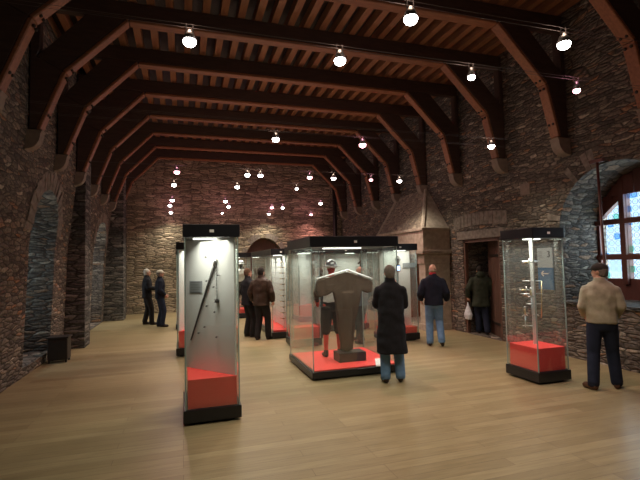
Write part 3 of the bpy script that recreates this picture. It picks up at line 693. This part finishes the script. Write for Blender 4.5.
def hand_parts(bm, wrist, d, n, side, s=1.0, curl=.5):
    """palm joins the wrist; four unequal fingers and a thumb leaving the side of the palm"""
    d = Vector(d).normalized(); n = Vector(n); n = (n - d * n.dot(d)).normalized(); sd = d.cross(n).normalized() * side
    w = Vector(wrist)
    for i, L in enumerate((.068, .076, .070, .055)):
        off = sd * (.030 - .020 * i) * s; p0 = w + d * .072 * s + off; c = curl * (.9 + .1 * i)
        pts = [p0]; a = 0
        for seg_ in (.45, .32, .23):
            a += c * .85; pts.append(pts[-1] + (d * math.cos(a) + n * math.sin(a)) * L * seg_ * s)
        tube(bm, pts, [.0095 * s, .0088 * s, .0078 * s, .006 * s], 6)
    p0 = w + d * .028 * s + sd * .026 * s
    tube(bm, [p0, p0 + (d * .55 + sd * .65 + n * .3) * .036 * s, p0 + (d * .9 + sd * .55 + n * .55) * .062 * s], [.012 * s, .0105 * s, .008 * s], 6)
def person(label, loc, rz, H=1.72, hem=.80, flare=1.0, top=None, legs=None, shoes=None, hair=None, bald=False, cap=None, turn=0, nod=0, feet=((-.10, 0, 0, 5), (.10, 0, 0, -5)),
           elbows=((-.27, -.03, 1.13), (.27, -.03, 1.13)), wrists=((-.25, .10, .90), (.25, .10, .90)), palm=((.6, .3, 0), (-.6, .3, 0)), curl=.5, bulk=1.0, collar=None, lean=0, hood=False, sleeve_r=1.0, name='person'):
    s = H / 1.72; x0, y0_ = loc[0], loc[1]; z0 = loc[2] if len(loc) > 2 else 0
    root = empty(name, (x0, y0_, z0), rz); tag(root, label, name.replace('_', ' '))
    def ln(p):  # forward lean above the hips
        p = Vector(p); k = max(0, p.z - .95); return Vector((p.x, p.y + k * lean, p.z)) 
    hips = [Vector((-.088, 0, .93)), Vector((.088, 0, .93))]
    ank = [Vector((f[0], f[1], .085 + f[2])) for f in feet]
    knee = []
    for h_, a_ in zip(hips, ank):
        m = h_.lerp(a_, .52); drop = math.sqrt(max(0, .4285 ** 2 - ((h_ - a_).length / 2) ** 2)); m.y += min(drop, .22) + .012; knee.append(m)
    sh = [ln((-.172 * bulk, -.01, 1.355)), ln((.172 * bulk, -.01, 1.355))]
    el = [ln(e) for e in elbows]; wr_ = [ln(e) for e in wrists]
    hc = ln((0, .015, 1.605)); hr = Euler((math.radians(-nod), 0, math.radians(turn))).to_matrix()
    hp_ = lambda p: hc + hr @ Vector(p)
    # body: one continuous surface
    b = bmesh.new()
    loft(b, [(0, 0, .86, .13, .09), (0, 0, .95, .155, .105), (*ln((0, 0, 1.08)).xy, 1.08, .135, .095), (*ln((0, 0, 1.27)).xy, 1.27, .16, .11), (*ln((0, 0, 1.40)).xy, 1.40, .16, .085), (*ln((0, 0, 1.46)).xy, 1.46, .07, .06)], 20)
    tube(b, [ln((0, -.01, 1.40)), ln((0, 0, 1.54))], [.062, .054], 12)
    ball(b, hp_((0, -.012, .02)), (.074, .094, .096), 18, rot=hr); ball(b, hp_((0, .028, -.045)), (.055, .058, .064), 14, rot=hr)
    ball(b, hp_((0, .062, -.085)), (.026, .022, .020), 10, rot=hr)
    tube(b, [hp_((0, .082, .018)), hp_((0, .103, -.022)), hp_((0, .085, -.032))], [.009, .014, .011], 8)
    ball(b, hp_((0, .078, .035)), (.05, .014, .010), 10, rot=hr)
    for sx in (-1, 1): ball(b, hp_((sx * .076, -.008, -.005)), (.010, .020, .030), 10, rot=hr)
    for i in (0, 1):
        tube(b, [hips[i], knee[i], ank[i]], [.082, .055, .038], 12); ball(b, knee[i], .054, 12); ball(b, sh[i], .058, 12)
        tube(b, [sh[i], el[i]], [.052, .040], 12); ball(b, el[i], .041, 12); tube(b, [el[i], wr_[i]], [.040, .027], 12)
        a_ = math.radians(feet[i][3]); fd = Vector((-math.sin(a_), math.cos(a_), 0)); tube(b, [ank[i], ank[i] + fd * .11 + Vector((0, 0, -.045))], [.040, .032], 10)
        d = (wr_[i] - el[i]).normalized(); n_ = Vector(palm[i]); n_ = (n_ - d * n_.dot(d)).normalized()
        sd = d.cross(n_); rot = Matrix((sd, n_, d)).transposed(); ball(b, wr_[i] + d * .045, (.042, .018, .052), 12, rot=rot)
    me = blob(b, .013, 3); b = bmesh.new(); b.from_mesh(me)
    for i in (0, 1):
        hand_parts(b, wr_[i], wr_[i] - el[i], palm[i], (1, -1)[i] * 1, 1.0, curl)
    for sx in (-1, 1): ball(b, hp_((sx * .030, .082, .015)), (.011, .009, .008), 8, mi=1, rot=hr)
    ball(b, hp_((0, .089, -.058)), (.022, .008, .006), 8, mi=2, rot=hr)
    def fin(nm, bm, mat, smooth=True):
        if isinstance(bm, bpy.types.Mesh): o = link(nm, bm, mat, root, True)
        else: o = obj(nm, bm, mat, root, smooth)
        o.scale = (s, s, s); return o
    bpy.data.meshes.remove(me); fin('body', b, [M_skin, M_eye, M_lip])
    # trousers
    b = bmesh.new(); loft(b, [(0, 0, .80, .125, .10), (0, -.005, .90, .165, .12), (0, 0, 1.03, .16, .11)], 20)
    for i in (0, 1):
        k = knee[i]; a_ = ank[i]; tube(b, [hips[i] + Vector((0, 0, -.03)), hips[i].lerp(k, .5), k, k.lerp(a_, .5), a_ + Vector((0, 0, .0))], [.102, .096, .083, .078, .074], 14); ball(b, k, .082, 12); ball(b, a_ + Vector((0, .015, -.015)), (.075, .08, .045), 12)
    fin('trousers', blob(b, .015, 3), legs)
    # upper garment
    b = bmesh.new(); B = bulk; r = []
    zs = [hem, .92, 1.06, 1.20, 1.32, 1.405, 1.45, 1.485] if hem < .9 else [hem, 1.06, 1.20, 1.32, 1.405, 1.45, 1.485]
    for z in zs:
        if z <= .93: q = (.93 - z) / .45; rx, ry = .178 + .05 * q * flare, .128 + .045 * q * flare
        elif z < 1.1: rx, ry = .175, .126
        elif z < 1.25: rx, ry = .188, .13
        elif z < 1.35: rx, ry = .200, .128
        elif z < 1.42: rx, ry = .182, .108
        elif z < 1.46: rx, ry = .135, .088
        else: rx, ry = .075, .07
        c = ln((0, 0, z)); Bz = max(B, 1.05) * (1.05 if hem < .7 else 1) if z < 1.1 else B; r.append((c.x, c.y, z, rx * Bz, ry * Bz * (1.06 if hem < .7 else 1), 2.5 if z < 1.3 else 2.1))
    loft(b, r, 24)
    for i in (0, 1):
        q = sleeve_r; tube(b, [sh[i], sh[i].lerp(el[i], .5), el[i]], [.072 * q, .068 * q, .062 * q], 14); ball(b, sh[i], .068 * q, 12); ball(b, el[i], .062 * q, 12)
        e2 = el[i].lerp(wr_[i], .93); tube(b, [el[i], el[i].lerp(e2, .5), e2], [.062 * q, .058 * q, .050 * q], 14)
    c0, c1_ = ln((0, -.005, 1.46)), ln((0, .0, 1.535)); tube(b, [c0, c1_], [.080, .072], 16)
    if hood: ball(b, ln((0, -.07, 1.50)), (.12, .09, .09), 14)
    me = blob(b, .014, 2)
    for v_ in me.vertices:   # soft folds
        p = v_.co; k = noise.noise(Vector((p.x * 7, p.y * 7, p.z * 11)) + Vector((x0, y0_, 0))) * .012 + noise.noise(Vector((p.x * 22, p.y * 22, p.z * 9))) * .004
        v_.co += v_.normal * k
    nm = 'coat' if hem < .7 else 'jacket'; g = fin(nm, me, top)
    if collar:
        b = bmesh.new(); tube(b, [ln((0, 0, 1.49)), ln((0, .002, 1.552))], [.077, .068], 16); fin('collar', b, collar)
    for i in (0, 1):
        f_ = feet[i]; a_ = math.radians(f_[3]); R_ = Matrix.Rotation(a_, 3, 'Z'); base = Vector((f_[0], f_[1], f_[2]))
        tilt = Matrix.Rotation(-min(.6, f_[2] * 6), 3, 'X'); b = bmesh.new()
        P = lambda x, y, z: base + R_ @ (tilt @ Vector((x, y, z)))
        tube(b, [P(0, -.055, .045), P(0, .0, .048), P(0, .08, .042), P(0, .15, .035), P(0, .185, .03)], [.036, .044, .046, .043, .022], 14); tube(b, [P(0, -.015, .05), P(0, -.005, .10)], [.045, .044], 12)
        ms = blob(b, .010, 2)
        for v_ in ms.vertices:
            if f_[2] < .01 and v_.co.z < .004: v_.co.z = .004
        so = fin('shoe', ms, shoes)
    if hair:
        b = bmesh.new()
        if bald: ball(b, hp_((0, -.030, -.012)), (.079, .082, .052), 16, rot=hr)
        else:
            ball(b, hp_((0, -.024, .030)), (.083, .096, .098), 18, rot=hr); ball(b, hp_((0, -.045, -.02)), (.076, .066, .07), 14, rot=hr)
        me = blob(b, .010, 1)
        for v_ in me.vertices: v_.co += v_.normal * (noise.noise(v_.co * 45) * .005)
        fin('hair', me, hair)
    if cap:
        b = bmesh.new(); ball(b, hp_((0, -.012, .055)), (.090, .108, .070), 18, rot=hr)
        ball(b, hp_((0, .095, .040)), (.062, .062, .010), 14, rot=hr); fin('cap', blob(b, .008, 1), cap)
    return root
def P(px, py, z=0):
    d = ray(px, py); return (d.x * (z - CAM_H) / d.z, d.y * (z - CAM_H) / d.z)
D = math.radians
pos = P(395, 383)
person('man in a long black overcoat and blue jeans, photographing the square case', (pos[0] - .02, 5.98), D(-22), 1.74, hem=.44, flare=.55, top=C_black, legs=C_jeans, shoes=C_shoe, hair=H_grey, feet=((-.10, 0, 0, 12), (.12, .04, 0, -10)),
       elbows=((-.21, .07, 1.13), (.21, .07, 1.13)), wrists=((-.06, .30, 1.38), (.11, .32, 1.42)), palm=((.5, 0, .6), (-.5, 0, .6)), curl=.9, bulk=.97, sleeve_r=1.0, collar=C_black, turn=4)
t = empty('pocket_camera', (0, 0, 0)); A = hit(398.5, 268, (3.1, 6.36, 1), (0, -1, 0)); t.location = A; tag(t, 'small camera with a lit blue screen held up by the long-coated man', 'camera')
bm = newbox(A.x - .03, A.x + .03, A.y, A.y + .022, A.z - .055, A.z + .055, .005); part('case', bm, M_black, t); part('screen', newbox(A.x - .022, A.x + .022, A.y - .002, A.y + .001, A.z - .04, A.z + .035), M_screen, t)
pos = P(436, 346)
person('balding man in a navy jacket with red collar and blue jeans, walking away', (pos[0] - .02, pos[1]), D(-28), 1.72, hem=.86, top=C_navy, legs=C_jeans, shoes=C_shoe, hair=H_bald, bald=True, collar=C_redc, feet=((-.10, .02, 0, 8), (.13, -.12, .05, -10)),
       elbows=((-.275, -.04, 1.12), (.27, -.05, 1.12)), wrists=((-.26, .14, .95), (.27, .12, .95)), bulk=1.07, sleeve_r=1.15, turn=4)
pos = P(477, 334)
person('person in a dark green hooded parka carrying a pale bag through the open doorway', (6.92, 9.02), D(-28), 1.64, hem=.70, flare=.8, top=C_green, legs=C_dkjeans, shoes=C_shoe, hair=H_black, feet=((-.06, .10, 0, 5), (.10, -.16, .02, -5)),
       elbows=((-.31, -.02, 1.14), (.31, -.02, 1.14)), wrists=((-.30, .08, .92), (.27, .10, .95)), bulk=1.14, sleeve_r=1.2, hood=True)
A = Vector((6.92, 9.02, 0)) + Matrix.Rotation(D(-28), 3, 'Z') @ Vector((-.31, .10, .80)) * .95; t = empty('carrier_bag', (A.x, A.y, .3)); tag(t, 'pale plastic carrier bag hanging from the hand of the person in green', 'bag')
me = blob(loft(tube(bmesh.new(), [A, A - Vector((0, 0, .16))], [.012, .05], 8), [(A.x, A.y, A.z - .42, .06, .10), (A.x, A.y, A.z - .30, .08, .13), (A.x, A.y, A.z - .12, .04, .05)], 14), .014, 2)
M_bag = plain('pale_plastic', (.62, .64, .68), .4, bump=.4, scale=14)
o = link('bag', me, M_bag, None, True); o.parent = t; o.matrix_parent_inverse = Matrix.Translation(t.location).inverted()
pos = P(607, 389)
person('man in a beige jacket, dark jeans and dark flat cap at the right, looking left', (5.50, 4.62), D(-42), 1.71, hem=.90, top=C_beige, legs=C_dkjeans, shoes=C_brshoe, hair=H_grey, cap=C_dcap, turn=62, feet=((-.15, -.10, 0, 35), (.15, .08, 0, -15)),
       elbows=((-.235, -.02, 1.13), (.23, -.02, 1.13)), wrists=((-.18, .14, .97), (.18, .14, .96)), palm=((.6, 0, .3), (-.6, 0, .3)), bulk=1.03, sleeve_r=.98)
pos = P(262, 340)
person('dark-haired man in a brown leather jacket facing the sword case', (pos[0], pos[1] + .0), D(-38), 1.72, hem=.82, top=C_brown, legs=C_darkpants, shoes=C_shoe, hair=H_black, feet=((-.10, -.04, 0, 12), (.12, .10, 0, -8)), bulk=1.12, sleeve_r=1.15, elbows=((-.29, -.03, 1.12), (.29, -.03, 1.12)), wrists=((-.27, .07, .9), (.27, .07, .9)))
pos = P(251, 339)
person('brown-haired person in dark clothes close behind the leather-jacket man, facing right', (pos[0] - .02, pos[1] + .30), D(-70), 1.70, hem=.80, top=C_black, legs=C_darkpants, shoes=C_shoe, hair=H_brown, turn=0, feet=((-.10, 0, 0, 8), (.10, .06, 0, -8)), bulk=1.0)
pos = P(147, 325)
person('white-haired man in black, leftmost of the pair by the far end wall', (pos[0], pos[1]), D(-75), 1.73, hem=.84, top=C_black, legs=C_darkpants, shoes=C_shoe, hair=H_white, feet=((-.11, -.05, 0, 8), (.10, .12, 0, -8)), bulk=1.08, sleeve_r=1.1,
       elbows=((-.25, .0, 1.15), (.26, .0, 1.15)), wrists=((-.12, .27, 1.10), (.12, .28, 1.10)), palm=((.6, 0, .3), (-.6, 0, .3)), turn=-8)
pos = P(160, 327)
person('man in a cream cap and dark jacket, right of the pair by the end wall', (pos[0], pos[1]), D(-80), 1.69, hem=.86, top=C_navy, legs=C_dkjeans, shoes=C_shoe, hair=H_grey, cap=C_cap, feet=((-.09, -.03, 0, 8), (.09, .05, 0, -8)), bulk=1.08, sleeve_r=1.12,
       elbows=((-.25, .0, 1.14), (.26, -.04, 1.14)), wrists=((-.14, .17, .98), (.16, .14, .95)), palm=((.6, 0, .3), (-.6, 0, .3)))
pos = P(362, 343)
person('bald man in grey-blue behind the square case, seen through its glass', (pos[0], pos[1]), D(25), 1.70, hem=.84, top=C_grey, legs=C_darkpants, shoes=C_shoe, hair=H_bald, bald=True, feet=((-.12, -.10, .0, 8), (.12, .20, 0, -5)), bulk=1.05)
pos = P(323, 342)
person('dark-clothed person left of the armoured figure, seen through the square case', (3.16, 10.15), D(75), 1.68, hem=.8, top=C_black, legs=C_darkpants, shoes=C_shoe, hair=H_brown, feet=((-.10, 0, 0, 8), (.10, .1, 0, -8)))

# ------------------------------------------------------------------ armoured figure and mail coat in the square case
FZ = .146
M_mail = plain('brown_mail', (.070, .040, .021), .95, .0, bump=.5, scale=110, var=.3)
def armour_figure(label, loc, rz, H, leg, hose, arm, cuir, stand=False):
    root = empty('armoured_mannequin', loc, rz); tag(root, label, 'mannequin')
    s = H / 1.72
    def fin(nm, b, mat):
        o = link(nm, b, mat, root, True) if isinstance(b, bpy.types.Mesh) else obj(nm, b, mat, root, True); o.scale = (s, s, s); return o
    b = bmesh.new(); loft(b, [(0, 0, .9, .15, .1), (0, 0, 1.1, .135, .095), (0, 0, 1.3, .16, .11), (0, 0, 1.44, .07, .06)], 18); tube(b, [(0, 0, 1.4), (0, 0, 1.55)], [.06, .054], 10)
    ball(b, (0, 0, 1.61), (.076, .094, .11), 16); tube(b, [(0, .08, 1.62), (0, .10, 1.59)], [.01, .013], 8)
    for sx in (-1, 1):
        tube(b, [(sx * .09, 0, .95), (sx * .12, .01, .5), (sx * .13, 0, .07)], [.08, .055, .036], 12); tube(b, [(sx * .13, 0, .06), (sx * .14, .12, .035)], [.04, .03], 10)
    fin('body', blob(b, .014, 2), hose)
    for sx in (-1, 1):
        b = bmesh.new(); e = (sx * .30, -.02, 1.16); w_ = (sx * .24, .12, .98); ball(b, (sx * .18, 0, 1.40), .07, 10); tube(b, [(sx * .18, 0, 1.40), e], [.062, .052], 12); ball(b, e, .053, 10); tube(b, [e, w_], [.052, .04], 12)
        fin('sleeve', blob(b, .013, 2), M_mail)
        b = bmesh.new(); d = Vector(w_) - Vector(e); d.normalize(); ball(b, Vector(w_) + d * .045, (.034, .034, .052), 10); tube(b, [Vector(w_) - d * .03, Vector(w_) + d * .02], [.05, .036], 10)
        for k in range(4): tube(b, [Vector(w_) + d * .07 + Vector((0, .02 - .015 * k, 0)), Vector(w_) + d * .12 + Vector((0, .02 - .015 * k, -.005))], [.010, .008], 6)
        tube(b, [Vector(w_) + d * .03 + Vector((-sx * .02, .02, 0)), Vector(w_) + d * .08 + Vector((-sx * .04, .03, 0))], [.012, .009], 6)
        fin('gauntlet', b, arm)
    b = bmesh.new(); loft(b, [(0, 0, .98, .165, .125), (0, 0, 1.08, .15, .115), (0, .01, 1.25, .185, .14), (0, 0, 1.38, .17, .11), (0, 0, 1.44, .09, .08)], 24); fin('cuirass', blob(b, .014, 2), cuir)
    b = bmesh.new(); loft(b, [(0, 0, .80, .13, .1), (0, 0, 1.0, .168, .122)], 20)
    for sx in (-1, 1): tube(b, [(sx * .088, 0, .9), (sx * .115, .01, .66), (sx * .125, .01, .45), (sx * .125, .01, .40)], [.11, .105, .085, .06], 14)
    fin('breeches', blob(b, .014, 2), leg)
    b = bmesh.new(); ball(b, (0, 0, 1.66), (.10, .118, .10), 18); loft(b, [(0, 0, 1.612, .105, .125, 2), (0, 0, 1.63, .15, .17, 2), (0, 0, 1.64, .10, .12, 2)], 22); tube(b, [(0, -.12, 1.66), (0, -.06, 1.74), (0, .06, 1.745), (0, .12, 1.66)], [.006, .012, .012, .006], 8)
    fin('helmet', b, M_steel)
    for sx in (-1, 1):
        b = bmesh.new(); tube(b, [(sx * .13, -.05, .045), (sx * .135, .06, .042), (sx * .145, .16, .03)], [.036, .046, .026], 12); tube(b, [(sx * .13, 0, .05), (sx * .13, 0, .13)], [.045, .044], 10); ms = blob(b, .010, 2)
        for v_ in ms.vertices: v_.co.z = max(v_.co.z, .003)
        fin('shoe', ms, M_iron)
    return root
M_hose = cloth('red_hose', (.6, .07, .05)); M_bre = cloth('dark_breeches', (.03, .025, .022)); M_cu = plain('pale_cuirass', (.72, .70, .62), .35, .3); M_rg = cloth('red_glove', (.5, .08, .05))
a = P(334, 357, FZ)
armour_figure('armoured mannequin with steel helmet and red hose inside the square case', (a[0], a[1] + .05, FZ), D(0), 1.68, M_bre, M_hose, M_rg, M_cu)
armour_figure('distant white-clad armour mannequin in the far case before the arch', (1.92, 15.2, .302), D(190), 1.62, M_bre, M_bre, M_cu, M_cu)
# mail coat on its stand
a = P(350, 360, FZ); by = a[1]; bx = a[0]
hh = lambda px, py: hit(px, py, (0, by, 0), (0, -1, 0))
t = empty('display_stand', (bx, by, FZ)); tag(t, 'square dark block stand with a thin pole and pale bent hanger bar', 'stand')
part('block', newbox(bx - .24, bx + .24, by - .14, by + .16, FZ, FZ + .15, .006), M_iron, t)
K = hh(346.5, 270.5); LL = hh(316, 279.5); RR = hh(371, 279.5)
part('pole', tube(bmesh.new(), [(K.x, by, FZ + .13), (K.x, by, K.z)], .012, 10), M_steel, t, True)
part('hanger_bar', tube(bmesh.new(), [p_ + Vector((0, -.055, .012)) for p_ in (LL, K, RR)], .014, 8), M_white, t, True)
out = [(343, 272.8), (346.5, 271.5), (350, 272.8), (366, 278.5), (371.5, 281.5), (371.5, 292), (367, 293), (361, 290), (359.5, 300), (355.5, 318), (353.5, 335), (352.5, 349), (347, 352), (341, 350), (339, 332), (337, 315), (335, 300), (333, 292), (325, 296), (317.5, 297), (315.5, 289), (317, 281)]
b = prism(bmesh.new(), [(hh(*p_).x, hh(*p_).z) for p_ in out], 'y', by - .045, by + .045)
loft(b, [((hh(340, 340).x + hh(353, 340).x) / 2, by, hh(346, 348).z, .08, .062), ((hh(338, 320).x + hh(355, 320).x) / 2, by, hh(346, 320).z, .10, .07), ((hh(334, 295).x + hh(360, 295).x) / 2, by, hh(346, 292).z, .14, .07)], 20)
me = blob(b, .016, 2)
for v_ in me.vertices: v_.co += v_.normal * noise.noise(Vector((v_.co.x * 14, v_.co.y * 14, v_.co.z * 4))) * .014
o = link('mail_coat', me, M_mail, None, True); tag(o, 'brown mail coat with spread sleeves hung on the stand in the square case', 'mail coat')
q = [P(*p_, FZ) for p_ in ((375, 359), (383, 358.5), (387, 366), (376, 366.5))]
tag(obj('caption_card', prism(bmesh.new(), q, 'z', FZ, FZ + .008), M_white), 'white caption card on the red floor of the square case, at right', 'card')
